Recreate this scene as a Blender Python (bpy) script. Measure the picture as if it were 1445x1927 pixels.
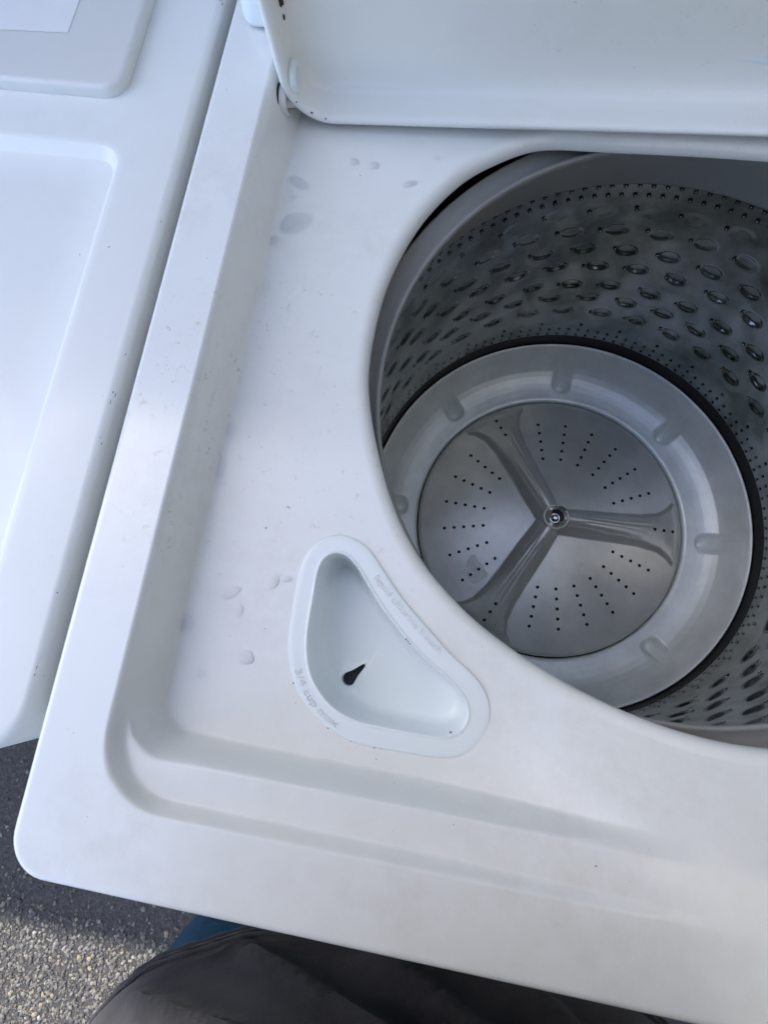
import bpy, bmesh, math, random
import numpy as np
from mathutils import Vector, Matrix, Euler

for o in list(bpy.data.objects):
    bpy.data.objects.remove(o)
scn = bpy.context.scene
R = math.radians
H = 0.93                      # height of the washer's rim above the ground

# ------------------------------------------------------------------ camera
cam_d = bpy.data.cameras.new('camera'); cam = bpy.data.objects.new('camera', cam_d)
scn.collection.objects.link(cam); scn.camera = cam
CR = ((0.98476721, 0.16364343, -0.0587738), (0.14822319, -0.96677436, -0.208272), (-0.09090334, 0.1963878, -0.97630344))
r_, d_, f_ = (Vector(v) for v in CR)
m = Matrix((r_, -d_, -f_)).transposed().to_4x4()
m.translation = Vector((0.1955, 0.1549, 0.3186 + H))
cam.matrix_world = m
cam_d.sensor_fit = 'VERTICAL'; cam_d.sensor_height = 24.0
cam_d.lens = 1096.84 / 1927 * 24.0
cam_d.clip_start = 0.01; cam_d.clip_end = 300

# ------------------------------------------------------------------ sky, sun, exposure
SUN_E, SUN_A = 45, 150         # elevation; azimuth from +x towards +y
w = bpy.data.worlds.new('World'); scn.world = w; w.use_nodes = True
nt = w.node_tree; bg = nt.nodes['Background']
sky = nt.nodes.new('ShaderNodeTexSky'); sky.sky_type = 'NISHITA'; sky.sun_disc = False
sky.sun_elevation = R(SUN_E); sky.sun_rotation = R(90 - SUN_A)
sky.air_density = 0.65; sky.dust_density = 1.5; sky.ozone_density = 0.0
nt.links.new(sky.outputs[0], bg.inputs[0]); bg.inputs[1].default_value = 0.12
sd = bpy.data.lights.new('sun', 'SUN'); sun = bpy.data.objects.new('sun', sd); scn.collection.objects.link(sun)
sd.energy = 2.0; sd.angle = R(0.6); sd.color = (1.0, 0.93, 0.83)
sdir = Vector((math.cos(R(SUN_E)) * math.cos(R(SUN_A)), math.cos(R(SUN_E)) * math.sin(R(SUN_A)), math.sin(R(SUN_E))))
sun.rotation_euler = sdir.to_track_quat('Z', 'Y').to_euler(); sun.location = (3, 2, 5)
scn.view_settings.view_transform = 'Standard'; scn.view_settings.look = 'None'
scn.view_settings.exposure = 2.42; scn.view_settings.gamma = 1.0
scn.view_settings.use_curve_mapping = False
scn.render.engine = 'CYCLES'

# ------------------------------------------------------------------ helpers
C = scn.collection
rng = np.random.default_rng(7); random.seed(7)

def new_mat(name):
    m = bpy.data.materials.new(name); m.use_nodes = True
    return m, m.node_tree, m.node_tree.nodes['Principled BSDF']

def noise(nt, scale, detail=4, rough=0.55, vec=None, w=None):
    n = nt.nodes.new('ShaderNodeTexNoise'); n.inputs['Scale'].default_value = scale
    n.inputs['Detail'].default_value = detail; n.inputs['Roughness'].default_value = rough
    if vec is None:
        tc = nt.nodes.get('tc') or nt.nodes.new('ShaderNodeTexCoord'); tc.name = 'tc'
        vec = tc.outputs['Object']
    nt.links.new(vec, n.inputs['Vector']); return n

def ramp(nt, src, stops):
    r = nt.nodes.new('ShaderNodeValToRGB'); e = r.color_ramp.elements
    while len(e) < len(stops): e.new(0.5)
    for k, (p, c) in enumerate(stops):
        e[k].position = p; e[k].color = (c, c, c, 1) if isinstance(c, (int, float)) else (*c, 1)
    nt.links.new(src, r.inputs[0]); return r

def mixc(nt, fac, a, b, mode='MIX'):
    n = nt.nodes.new('ShaderNodeMix'); n.data_type = 'RGBA'; n.blend_type = mode
    for s, v in ((0, fac), (6, a), (7, b)):
        if isinstance(v, bpy.types.NodeSocket): nt.links.new(v, n.inputs[s])
        else: n.inputs[s].default_value = v if s == 0 else (*v, 1)
    return n.outputs[2]

def bump(nt, bsdf, src, strength, dist):
    b = nt.nodes.new('ShaderNodeBump'); b.inputs['Strength'].default_value = strength
    b.inputs['Distance'].default_value = dist
    nt.links.new(src, b.inputs['Height']); nt.links.new(b.outputs[0], bsdf.inputs['Normal']); return b

def enamel(name, base, grime, rough=0.22, amount=0.35, specks=0.5):
    m, t, b = new_mat(name)
    n1 = noise(t, 9, 6, 0.6); n2 = noise(t, 55, 8, 0.7); n3 = noise(t, 260, 2, 0.5)
    g = ramp(t, n1.outputs[0], [(0.40, 0.0), (0.85, 1.0)])
    g2 = ramp(t, n2.outputs[0], [(0.40, 0.0), (0.85, 1.0)])
    mul = t.nodes.new('ShaderNodeMath'); mul.operation = 'MULTIPLY'
    t.links.new(g.outputs[0], mul.inputs[0]); t.links.new(g2.outputs[0], mul.inputs[1])
    sc = t.nodes.new('ShaderNodeMath'); sc.operation = 'MULTIPLY'; sc.inputs[1].default_value = amount
    t.links.new(mul.outputs[0], sc.inputs[0])
    c = mixc(t, sc.outputs[0], base, grime)
    n4 = noise(t, 130, 9, 0.75); n5 = noise(t, 5, 3)
    k4 = ramp(t, n4.outputs[0], [(0.58, 0.0), (0.70, 1.0)]); k5 = ramp(t, n5.outputs[0], [(0.50, 0.0), (0.66, 1.0)])
    mk = t.nodes.new('ShaderNodeMath'); mk.operation = 'MULTIPLY'
    t.links.new(k4.outputs[0], mk.inputs[0]); t.links.new(k5.outputs[0], mk.inputs[1])
    mk2 = t.nodes.new('ShaderNodeMath'); mk2.operation = 'MULTIPLY'; mk2.inputs[1].default_value = amount * 1.3
    t.links.new(mk.outputs[0], mk2.inputs[0])
    c = mixc(t, mk2.outputs[0], c, (0.42, 0.36, 0.29))
    sp = ramp(t, n3.outputs[0], [(0.775, 0.0), (0.80, 1.0)])
    sp2 = t.nodes.new('ShaderNodeMath'); sp2.operation = 'MULTIPLY'; sp2.inputs[1].default_value = specks
    t.links.new(sp.outputs[0], sp2.inputs[0])
    c = mixc(t, sp2.outputs[0], c, (0.10, 0.09, 0.08))
    t.links.new(c, b.inputs['Base Color'])
    rr = ramp(t, n1.outputs[0], [(0.3, rough * 0.85), (0.75, rough * 1.5)])
    t.links.new(rr.outputs[0], b.inputs['Roughness'])
    b.inputs['IOR'].default_value = 1.5
    b.inputs['Coat Weight'].default_value = 0.2; b.inputs['Coat Roughness'].default_value = 0.12
    bump(t, b, noise(t, 22, 3).outputs[0], 0.05, 0.002)
    return m

def plain(name, col, rough, metal=0.0, var=0.15, scale=30, bmp=0.0, bscale=300, spec=0.5):
    m, t, b = new_mat(name)
    n = noise(t, scale, 6, 0.6)
    rp = ramp(t, n.outputs[0], [(0.3, tuple(c * (1 - var) for c in col)), (0.7, tuple(min(1, c * (1 + var)) for c in col))])
    t.links.new(rp.outputs[0], b.inputs['Base Color'])
    b.inputs['Roughness'].default_value = rough; b.inputs['Metallic'].default_value = metal
    b.inputs['Specular IOR Level'].default_value = spec
    if bmp: bump(t, b, noise(t, bscale, 3).outputs[0], bmp, 0.001)
    return m

M = {}
M['enamel'] = enamel('white_enamel', (0.775, 0.795, 0.772), (0.50, 0.45, 0.37), 0.17, 0.62, 0.6)
M['enamel_old'] = enamel('white_enamel_neighbour', (0.765, 0.78, 0.75), (0.50, 0.47, 0.42), 0.42, 0.22, 0.8)
M['lid'] = enamel('lid_enamel', (0.80, 0.81, 0.77), (0.55, 0.50, 0.42), 0.32, 0.25, 0.3)
M['white_plastic'] = enamel('white_plastic', (0.77, 0.83, 0.835), (0.60, 0.55, 0.45), 0.30, 0.18, 0.2)
M['console'] = enamel('console_plastic', (0.67, 0.675, 0.645), (0.5, 0.48, 0.42), 0.40, 0.15, 0.6)
M['sticker'] = plain('paper_sticker', (0.80, 0.80, 0.79), 0.35, 0, 0.03)
M['ring'] = plain('grey_ring_plastic', (0.80, 0.84, 0.82), 0.34, 0.2, 0.10, 25, 0.10, 500)
M['plate'] = plain('wash_plate_plastic', (0.58, 0.585, 0.555), 0.33, 0.45, 0.14, 18, 0.12, 500)
M['balance'] = plain('balance_ring_plastic', (0.24, 0.242, 0.232), 0.34, 0, 0.12, 14, 0.10, 400)
M['black'] = plain('black_rubber', (0.012, 0.012, 0.014), 0.35, 0, 0.2)
M['hole'] = plain('hole_dark', (0.004, 0.004, 0.005), 0.8, 0, 0.1)
M['drain'] = plain('drain_dark', (0.012, 0.018, 0.028), 0.6, 0, 0.1)
M['rust'] = plain('rust_dark', (0.09, 0.05, 0.03), 0.8, 0, 0.4, 200)
M['dirt'] = plain('dirt_dark', (0.035, 0.03, 0.028), 0.8, 0, 0.4, 200)
M['chrome'] = plain('chrome', (0.7, 0.7, 0.7), 0.12, 1.0, 0.05)
M['letter'] = plain('grimy_lettering', (0.66, 0.68, 0.67), 0.45, 0, 0.18, 120)
M['pale_mark'] = plain('pale_matte', (0.84, 0.87, 0.88), 0.55, 0, 0.12, 200)
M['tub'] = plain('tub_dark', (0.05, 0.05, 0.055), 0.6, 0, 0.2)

# ------------------------------------------------------------------ steel of the basket: streaks and dried residue
m, t, b = new_mat('basket_steel')
n1 = noise(t, 26, 7, 0.65); n2 = noise(t, 9, 4, 0.6)
c = ramp(t, n1.outputs[0], [(0.3, (0.22, 0.235, 0.23)), (0.7, (0.44, 0.46, 0.455))])
c2 = mixc(t, ramp(t, n2.outputs[0], [(0.46, 0.0), (0.62, 0.8)]).outputs[0], c.outputs[0], (0.13, 0.15, 0.125))
t.links.new(c2, b.inputs['Base Color']); b.inputs['Metallic'].default_value = 0.92
t.links.new(ramp(t, n1.outputs[0], [(0.35, 0.12), (0.75, 0.30)]).outputs[0], b.inputs['Roughness'])
bump(t, b, noise(t, 35, 3).outputs[0], 0.10, 0.002)
M['steel'] = m

# clear water: thin film that only adds its reflections
m, t, b = new_mat('water')
t.nodes.remove(b); out = t.nodes['Material Output']
tr = t.nodes.new('ShaderNodeBsdfTransparent'); tr.inputs[0].default_value = (0.985, 0.99, 0.995, 1)
gl = t.nodes.new('ShaderNodeBsdfGlossy'); gl.inputs['Roughness'].default_value = 0.03
fr = t.nodes.new('ShaderNodeFresnel'); fr.inputs[0].default_value = 1.28
mx = t.nodes.new('ShaderNodeMixShader')
t.links.new(fr.outputs[0], mx.inputs[0]); t.links.new(tr.outputs[0], mx.inputs[1]); t.links.new(gl.outputs[0], mx.inputs[2])
t.links.new(mx.outputs[0], out.inputs[0]); M['water'] = m

# asphalt
m, t, b = new_mat('asphalt')
n1 = noise(t, 420, 3, 0.6); n2 = noise(t, 110, 5, 0.7); n3 = noise(t, 3, 5, 0.6)
c = ramp(t, n2.outputs[0], [(0.32, (0.016, 0.016, 0.018)), (0.52, (0.042, 0.041, 0.043)), (0.72, (0.09, 0.088, 0.083))])
c = mixc(t, ramp(t, n3.outputs[0], [(0.4, 0.0), (0.65, 0.5)]).outputs[0], c.outputs[0], (0.035, 0.034, 0.036))
v = t.nodes.new('ShaderNodeTexVoronoi'); v.inputs['Scale'].default_value = 190
t.links.new(t.nodes['tc'].outputs['Object'], v.inputs['Vector'])
c = mixc(t, ramp(t, v.outputs['Distance'], [(0.08, 0.45), (0.17, 0.0)]).outputs[0], c, (0.28, 0.27, 0.25))
t.links.new(c, b.inputs['Base Color']); b.inputs['Roughness'].default_value = 0.85
bump(t, b, n2.outputs[0], 0.9, 0.008); M['asphalt'] = m
# stones take their colour from a per-stone attribute
m, t, b = new_mat('stone')
a = t.nodes.new('ShaderNodeAttribute'); a.attribute_name = 'tone'
n = noise(t, 300, 4)
c = mixc(t, 0.35, a.outputs['Color'], n.outputs[0], 'OVERLAY'); t.links.new(c, b.inputs['Base Color'])
b.inputs['Roughness'].default_value = 0.85; M['stone'] = m

# cloth
def cloth(name, col, var, weave, sheen=0.25):
    m, t, b = new_mat(name)
    n = noise(t, 40, 6, 0.7); n2 = noise(t, weave, 2)
    c = ramp(t, n.outputs[0], [(0.3, tuple(x * (1 - var) for x in col)), (0.7, tuple(x * (1 + var) for x in col))])
    c = mixc(t, 0.5, c.outputs[0], n2.outputs[0], 'OVERLAY')
    t.links.new(c, b.inputs['Base Color']); b.inputs['Roughness'].default_value = 0.95
    b.inputs['Sheen Weight'].default_value = sheen; b.inputs['Specular IOR Level'].default_value = 0.15
    bump(t, b, n2.outputs[0], 0.35, 0.001); return m
M['shirt'] = cloth('grey_jersey', (0.022, 0.022, 0.0255), 0.30, 1400, 0.12)
M['denim'] = cloth('blue_denim', (0.011, 0.040, 0.075), 0.30, 1100, 0.0)
M['skin'] = plain('skin', (0.42, 0.26, 0.19), 0.5, 0, 0.08)
M['hair'] = plain('hair', (0.03, 0.022, 0.018), 0.6, 0, 0.3, 120)
M['shoe'] = plain('shoe_rubber', (0.05, 0.05, 0.055), 0.7, 0, 0.2)
M['eye'] = plain('eye_dark', (0.03, 0.02, 0.015), 0.2, 0, 0.1)
m, t, b = new_mat('blocker_metal')
n = noise(t, 4, 6); c = ramp(t, n.outputs[0], [(0.3, (0.30, 0.30, 0.29)), (0.7, (0.38, 0.38, 0.37))])
t.links.new(c.outputs[0], b.inputs['Base Color']); b.inputs['Roughness'].default_value = 0.6; M['wall'] = m  # metal of the added, unseen blocker

def mesh_obj(name, verts, faces, mat, parent=None, smooth=True, mats=None, midx=None):
    me = bpy.data.meshes.new(name)
    me.from_pydata([tuple(map(float, v)) for v in verts], [], [tuple(map(int, f)) for f in faces])
    for q in (mats or [mat]): me.materials.append(M[q])
    if midx is not None: me.polygons.foreach_set('material_index', np.asarray(midx, dtype=np.int32))
    if smooth: me.polygons.foreach_set('use_smooth', np.ones(len(me.polygons), dtype=bool))
    me.update()
    o = bpy.data.objects.new(name, me); C.objects.link(o)
    if parent is not None: o.parent = parent
    return o

def empty(name, loc=(0, 0, 0)):
    o = bpy.data.objects.new(name, None); o.location = loc; o.empty_display_size = 0.05
    C.objects.link(o); return o

def tag(o, label, cat, group=None):
    o['label'] = label; o['category'] = cat
    if group: o['group'] = group
    return o

def grid_faces(n, m, wrap_m=True, wrap_n=False):
    """faces of an n x m grid of vertices (row major), columns wrapping"""
    a = np.arange(n * m).reshape(n, m)
    if wrap_m: a = np.concatenate([a, a[:, :1]], 1)
    if wrap_n: a = np.concatenate([a, a[:1]], 0)
    return np.stack([a[:-1, :-1], a[:-1, 1:], a[1:, 1:], a[1:, :-1]], -1).reshape(-1, 4)

def loft(rings, cap0=False, cap1=False):
    n = len(rings); mm = len(rings[0])
    v = np.concatenate([np.asarray(r, float) for r in rings])
    f = [tuple(q) for q in grid_faces(n, mm)]
    if cap0: f.append(tuple(range(mm))[::-1])
    if cap1: f.append(tuple(range((n - 1) * mm, n * mm)))
    return v, f

def lathe(name, prof, mat, parent, axis, n=192, cap_end=False):
    th = np.linspace(0, 2 * math.pi, n, endpoint=False)
    rings = [np.stack([axis[0] + r * np.cos(th), axis[1] + r * np.sin(th), np.full(n, z)], 1) for r, z in prof]
    v, f = loft(rings, False, cap_end)
    return mesh_obj(name, v, f, mat, parent)

def ss(a, b, x):
    t = np.clip((x - a) / (b - a), 0, 1); return t * t * (3 - 2 * t)

def sd_rrect(x, y, x0, x1, y0, y1, r):
    cx, cy = (x0 + x1) / 2, (y0 + y1) / 2
    qx = np.abs(x - cx) - (x1 - x0) / 2 + r; qy = np.abs(y - cy) - (y1 - y0) / 2 + r
    return np.hypot(np.maximum(qx, 0), np.maximum(qy, 0)) + np.minimum(np.maximum(qx, qy), 0) - r

def rrect_pts(x0, x1, y0, y1, r, nc=14, ns=10):
    """counter-clockwise outline of a rounded rectangle, evenly built so that insets match"""
    p = []
    cs = [((x1 - r, y0 + r), -90), ((x1 - r, y1 - r), 0), ((x0 + r, y1 - r), 90), ((x0 + r, y0 + r), 180)]
    for k, ((cx, cy), a0) in enumerate(cs):
        for i in range(nc + 1):
            a = R(a0 + 90 * i / nc); p.append((cx + r * math.cos(a), cy + r * math.sin(a)))
        (nx, ny), a1 = cs[(k + 1) % 4]
        q = (nx + r * math.cos(R(a1)), ny + r * math.sin(R(a1))); s = p[-1]
        for i in range(1, ns): p.append((s[0] + (q[0] - s[0]) * i / ns, s[1] + (q[1] - s[1]) * i / ns))
    return np.array(p)

def catmull(pts, k=8):
    P = np.asarray(pts, float); n = len(P); out = []
    for i in range(n):
        p0, p1, p2, p3 = P[i - 1], P[i], P[(i + 1) % n], P[(i + 2) % n]
        for j in range(k):
            t = j / k
            out.append(0.5 * (2 * p1 + (p2 - p0) * t + (2 * p0 - 5 * p1 + 4 * p2 - p3) * t * t + (3 * p1 - p0 - 3 * p2 + p3) * t ** 3))
    return np.array(out)

def polar_curve(pts, c, th, smooth=0):
    d = catmull(pts) - np.asarray(c); a = np.arctan2(d[:, 1], d[:, 0]); r = np.hypot(d[:, 0], d[:, 1])
    o = np.argsort(a); a, r = a[o], r[o]
    rr = np.interp(th, np.concatenate([a - 2 * math.pi, a, a + 2 * math.pi]), np.tile(r, 3))
    if smooth:
        k = np.exp(-0.5 * (np.arange(-3 * smooth, 3 * smooth + 1) / smooth) ** 2); k /= k.sum()
        rr = np.convolve(np.concatenate([rr[-3 * smooth:], rr, rr[:3 * smooth]]), k, 'valid')
    return rr

# ------------------------------------------------------------------ ground
g = mesh_obj('ground', [(-60, -60, 0), (60, -60, 0), (60, 60, 0), (-60, 60, 0)], [(0, 1, 2, 3)], 'asphalt')
g['kind'] = 'structure'

def stones(name, n, box, smin, smax, label):
    x0, x1, y0, y1 = box
    base = []
    for k in range(6):
        bm = bmesh.new(); bmesh.ops.create_icosphere(bm, subdivisions=1, radius=1)
        for v in bm.verts: v.co *= random.uniform(0.72, 1.2)
        bm.verts.index_update()
        base.append((np.array([v.co[:] for v in bm.verts]), np.array([[q.index for q in f.verts] for f in bm.faces]))); bm.free()
    V, F, col = [], [], []; off = 0
    tones = [(0.20, 0.195, 0.185), (0.13, 0.128, 0.125), (0.27, 0.26, 0.24), (0.33, 0.28, 0.20), (0.09, 0.09, 0.09), (0.16, 0.15, 0.13), (0.42, 0.40, 0.36)]
    for i in range(n):
        bv, bf = base[rng.integers(6)]
        s = smin + (smax - smin) * rng.random() ** 3.0
        a = rng.random() * 6.283; sc = np.array([s, s * rng.uniform(0.6, 1), s * rng.uniform(0.35, 0.7)])
        q = bv * sc; ca, sa = math.cos(a), math.sin(a)
        q = np.stack([q[:, 0] * ca - q[:, 1] * sa, q[:, 0] * sa + q[:, 1] * ca, q[:, 2]], 1)
        yy = rng.normal((y0 + y1) / 2, (y1 - y0) * .30); xx = rng.normal((x0 + x1) / 2, (x1 - x0) * .32)
        if yy > -.50 + .03 * math.sin(i) and rng.random() < .86: continue
        q += np.array([xx, yy, s * 0.12])
        V.append(q); F.append(bf + off); off += len(bv)
        tn = np.array(tones[rng.choice(7, p=[.27, .25, .08, .05, .22, .12, .01])]) * rng.uniform(0.42, 0.72)
        col.append(np.tile(np.append(tn, 1.0), (len(bv), 1)))
    o = mesh_obj(name, np.concatenate(V), np.concatenate(F), 'stone', smooth=False)
    at = o.data.color_attributes.new('tone', 'FLOAT_COLOR', 'POINT')
    at.data.foreach_set('color', np.concatenate(col).astype(np.float32).ravel())
    o['kind'] = 'stuff'; tag(o, label, 'gravel'); return o
stones('gravel', 42000, (-.86, 0.06, -1.10, -.12), 0.0012, 0.0058, 'loose grey and tan grit lying on the asphalt')

# ------------------------------------------------------------------ unseen blocker, added to keep the sun off the machines
bh = 2.70
blk = tag(empty('blocker', (0.9, 0.7, 0)), 'unseen, added grey ribbed metal shed standing round the washing machines', 'blocker')
org = (0.9, 0.7, 0)
def lbox(name, a, b, mat, parent, org=(0, 0, 0), bev=0.0):
    bm = bmesh.new(); bmesh.ops.create_cube(bm, size=1)
    for v in bm.verts:
        v.co = Vector([(a[i] + b[i]) / 2 + v.co[i] * (b[i] - a[i]) - org[i] for i in range(3)])
    if bev: bmesh.ops.bevel(bm, geom=bm.edges[:], offset=bev, segments=3, affect='EDGES', profile=0.5)
    me = bpy.data.meshes.new(name); bm.to_mesh(me); bm.free(); me.materials.append(M[mat])
    o = bpy.data.objects.new(name, me); C.objects.link(o); o.parent = parent
    return o
SY = 0.830
lbox('wall', (-4.6, SY + .03, 0), (3.4, 3.4, bh - .05), 'wall', blk, org)  # back wing, added out of view to cast the shade
lbox('wall', (.83, -1.30, 0), (3.4, SY + .029, bh - .05), 'wall', blk, org)  # side wing, added to darken the light from the right
lbox('blocker_roof', (-4.63, SY, bh - .048), (3.43, 3.43, bh), 'wall', blk, org, 0.004)
lbox('blocker_roof', (.80, -1.33, bh - .0485), (3.43, SY - .001, bh - .001), 'wall', blk, org, 0.004)
rib = lbox('rib', (-4.5, SY + .008, 0.02), (-4.46, SY + .028, bh - .06), 'wall', blk, org, 0.004)
for i in range(1, 27):
    q = rib.copy(); C.objects.link(q); q.parent = blk; q.location.x = 0.2 * i
rib2 = lbox('rib', (.808, -1.25, 0.02), (.828, -1.21, bh - .06), 'wall', blk, org, 0.004)
for i in range(1, 10):
    q = rib2.copy(); C.objects.link(q); q.parent = blk; q.location.y = 0.2 * i

# ================================================================== the washing machine
WX, WY = 0.72, 0.66
wash = tag(empty('washing_machine', (0, 0, 0)), 'white top-loading washing machine with its lid open and steel basket showing', 'washing machine')
AX, AY = 0.3469, 0.3333
RIM = H
# --- opening outline
opening = [(.2296, .5126), (.197, .4948), (.1769, .4771), (.1554, .4443), (.1412, .4048), (.1353, .3674), (.1354, .3245), (.1415, .2952), (.1527, .2641), (.1698, .2283), (.1926, .1984), (.2218, .1741), (.2488, .1583), (.281, .1441), (.3178, .1327), (.356, .1264)]
mirx = 0.376
opening = opening + [(2 * mirx - x, y) for x, y in opening[::-1]] + [(.47, .5205), (.42, .521), (.3841, .5204), (.3324, .5188), (.2778, .516)]
OC = (0.37, 0.33)
D1, D2 = 0.0095, 0.0285

def deck_z(x, y):
    xm = np.minimum(x, WX - x)
    relax = ss(0.205, 0.36, xm) * (1 - ss(.16, .24, y))
    # rim down to the sill, sill down to the floor
    d1 = -sd_rrect(x, y, .0385, WX - .0385, .0425, .56, .040)
    d2 = -sd_rrect(x, y, .0415, WX - .0415, .0675, .555, .030)
    za = -D1 * ss(0.0, 0.0068, d1) - D2 * ss(0, .0105, d2)
    # towards the middle of the front the two steps melt into one soft ramp
    zb = -.005 * ss(-.008, .030, d1) - (D1 + D2 - .005) * ss(-.012, .085, d2)
    return za * (1 - relax) + zb * relax

NT = 1080
th = np.linspace(-math.pi, math.pi, NT, endpoint=False)
ct, st = np.cos(th), np.sin(th)
ri = polar_curve(opening, OC, th, 5)
def r_out(inset):
    inset = inset + .0018
    lo = np.full(NT, 0.05); hi = np.full(NT, 1.0)
    for _ in range(40):
        md = (lo + hi) / 2
        ins = sd_rrect(OC[0] + md * ct, OC[1] + md * st, inset, WX - inset, inset, WY - inset, 0.024 - inset) < 0
        lo = np.where(ins, md, lo); hi = np.where(ins, hi, md)
    return lo
rings = []
LR = 0.0085
def ring_at(r, z=None, dz=0):
    x, y = OC[0] + r * ct, OC[1] + r * st
    zz = (deck_z(x, y) if z is None else z) + dz
    return np.stack([x, y, zz + RIM + 0 * x], 1)
zl = deck_z(OC[0] + (ri + LR) * ct, OC[1] + (ri + LR) * st)
rings.append(ring_at(ri + 0.004, zl - 0.0135)); rings.append(ring_at(ri + 0.0010, zl - 0.0125))
rings.append(ring_at(ri + .0002, zl - 0.0112))
for a in np.linspace(0, 90, 8)[:-1]:
    rings.append(ring_at(ri + LR * (1 - math.cos(R(a))), zl - LR * (1 - math.sin(R(a)))))
FR = 0.0045
ro = r_out(FR)
NR = 230
for k in range(NR + 1):
    s = k / NR
    rings.append(ring_at((ri + LR) * (1 - s) + ro * s))
for a in np.linspace(0, 90, 8)[1:]:
    rings.append(ring_at(r_out(FR * (1 - math.sin(R(a)))), -FR * (1 - math.cos(R(a)))))
ro0 = r_out(0.0)
rings.append(ring_at(ro0, -0.03)); rings.append(ring_at(ro0, -0.046)); rings.append(ring_at(r_out(0.004), -0.048))
v, f = loft(rings)
# the hole for the bleach dispenser
BO = [(0.1366, 0.1969), (0.1302, 0.1928), (0.128, 0.1854), (0.1285, 0.1695), (0.1286, 0.1509), (0.1302, 0.1377), (0.1341, 0.1251), (0.141, 0.1151), (0.1524, 0.106), (0.1657, 0.1015), (0.1811, 0.1006), (0.2056, 0.1005), (0.2194, 0.1011), (0.2264, 0.1046), (0.2302, 0.1106), (0.2305, 0.1187), (0.2272, 0.1253), (0.2209, 0.1306), (0.2042, 0.1407), (0.1879, 0.1531), (0.1694, 0.1702), (0.1545, 0.1876), (0.1483, 0.1941), (0.1426, 0.1973)]
FL = [(0.1374, 0.2084), (0.126, 0.2035), (0.119, 0.1942), (0.1169, 0.1837), (0.1171, 0.1647), (0.1179, 0.1433), (0.1207, 0.1294), (0.127, 0.1154), (0.137, 0.1042), (0.1514, 0.0948), (0.1648, 0.09), (0.1792, 0.089), (0.2072, 0.0895), (0.222, 0.0902), (0.2325, 0.0944), (0.2398, 0.1014), (0.2431, 0.1118), (0.2422, 0.1224), (0.2377, 0.1316), (0.2302, 0.1386), (0.2179, 0.1458), (0.2015, 0.1591), (0.1823, 0.1753), (0.1667, 0.1917), (0.158, 0.2014), (0.149, 0.2066)]
DC = (0.160, 0.138)
fa = np.array(f); cen = v[fa].mean(1)
da = np.arctan2(cen[:, 1] - DC[1], cen[:, 0] - DC[0]); dr = np.hypot(cen[:, 0] - DC[0], cen[:, 1] - DC[1])
keep = dr > polar_curve(BO, DC, th, 2)[((da + math.pi) / (2 * math.pi) * NT).astype(int) % NT] + 0.003
deck = mesh_obj('top_panel', v, fa[keep], 'enamel', wash)

# --- cabinet below the top panel
lbox('cabinet', (0.006, 0.006, 0.03), (WX - .006, 0.014, H - .03), 'enamel', wash, bev=0.002).name = 'front_panel'
lbox('side_panel', (0.006, 0.0145, 0.03), (0.010, WY - .006, H - .03), 'enamel', wash)
lbox('side_panel', (WX - .010, 0.0145, 0.03), (WX - .006, WY - .006, H - .03), 'enamel', wash)
lbox('back_panel', (0.0105, WY - .010, 0.03), (WX - .0105, WY - .006, H - .03), 'enamel', wash)
for fx in (.06, WX - .06):
    for fy in (.06, WY - .06):
        vv, ff = loft([np.stack([fx + r * np.cos(np.linspace(0, 6.283, 17)[:-1]), fy + r * np.sin(np.linspace(0, 6.283, 17)[:-1]), np.full(16, z)], 1) for r, z in ((.016, 0.0), (.02, .004), (.02, .012), (.008, .013), (.008, .035))], True, True)
        mesh_obj('foot', vv, ff, 'black', wash)

# --- outer tub seen through the gap round the basket
TA = (AX, AY)
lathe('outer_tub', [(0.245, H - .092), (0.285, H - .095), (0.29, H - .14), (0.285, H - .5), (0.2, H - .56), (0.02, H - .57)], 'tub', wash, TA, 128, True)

# --- balance ring
bal = lathe('balance_ring', [(0.2352, H - .1285), (0.2350, H - .115), (0.2290, H - .085), (0.2250, H - .068), (0.2238, H - .0610), (0.2226, H - .0592), (0.2212, H - .0596),
      (0.219, H - .0600), (0.213, H - .0603), (0.2085, H - .0596), (0.2070, H - .0585), (0.2053, H - .0576), (0.2040, H - .0580), (0.2034, H - .0597), (0.2036, H - .0625),
      (0.2062, H - .0665), (0.2072, H - .0690), (0.2135, H - .082), (0.2205, H - .098), (0.2272, H - .114), (0.2312, H - .1245), (0.2322, H - .1275), (0.2340, H - .1280)], 'balance', wash, TA, 256)

# --- basket wall with embossed dents
ZT, ZB = -.1256, -.4130
def wall_r(z): return 0.2331 + (0.2458 - 0.2331) * (ZT - z) / (ZT - ZB)
NA, NZ = 1100, 190
ta = np.linspace(0, 2 * math.pi, NA, endpoint=False); za = np.linspace(ZT, ZB, NZ)
A, Zg = np.meshgrid(ta, za); dd = np.zeros_like(A)
rows = [(-.163, 100.6, .12), (-.1905, 95.4, .45), (-.2215, 100.6, .85), (-.2505, 95.4, 1.0), (-.2865, 99.6, 1.0), (-.3150, 93.2, 1.0), (-.3460, 98.2 - 10.2857 / 1.0, 1.0)]
NP = 35; SP = 360 / NP
for zr, ph, amp in rows:
    for k in range(NP):
        a0 = R(ph + k * SP + rng.normal(0, .2))
        du = np.angle(np.exp(1j * (ta - a0))) * 0.242
        ia = np.where(np.abs(du) < .0165)[0]; iz = np.where(np.abs(za - zr) < .011)[0]
        U, Wz = np.meshgrid(du[ia], za[iz] - zr)
        e = np.sqrt((U / .0132) ** 2 + (Wz / .0090) ** 2)
        dd[np.ix_(iz, ia)] += amp * 0.0038 * (1 - ss(0.50, 1.02, e))
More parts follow.
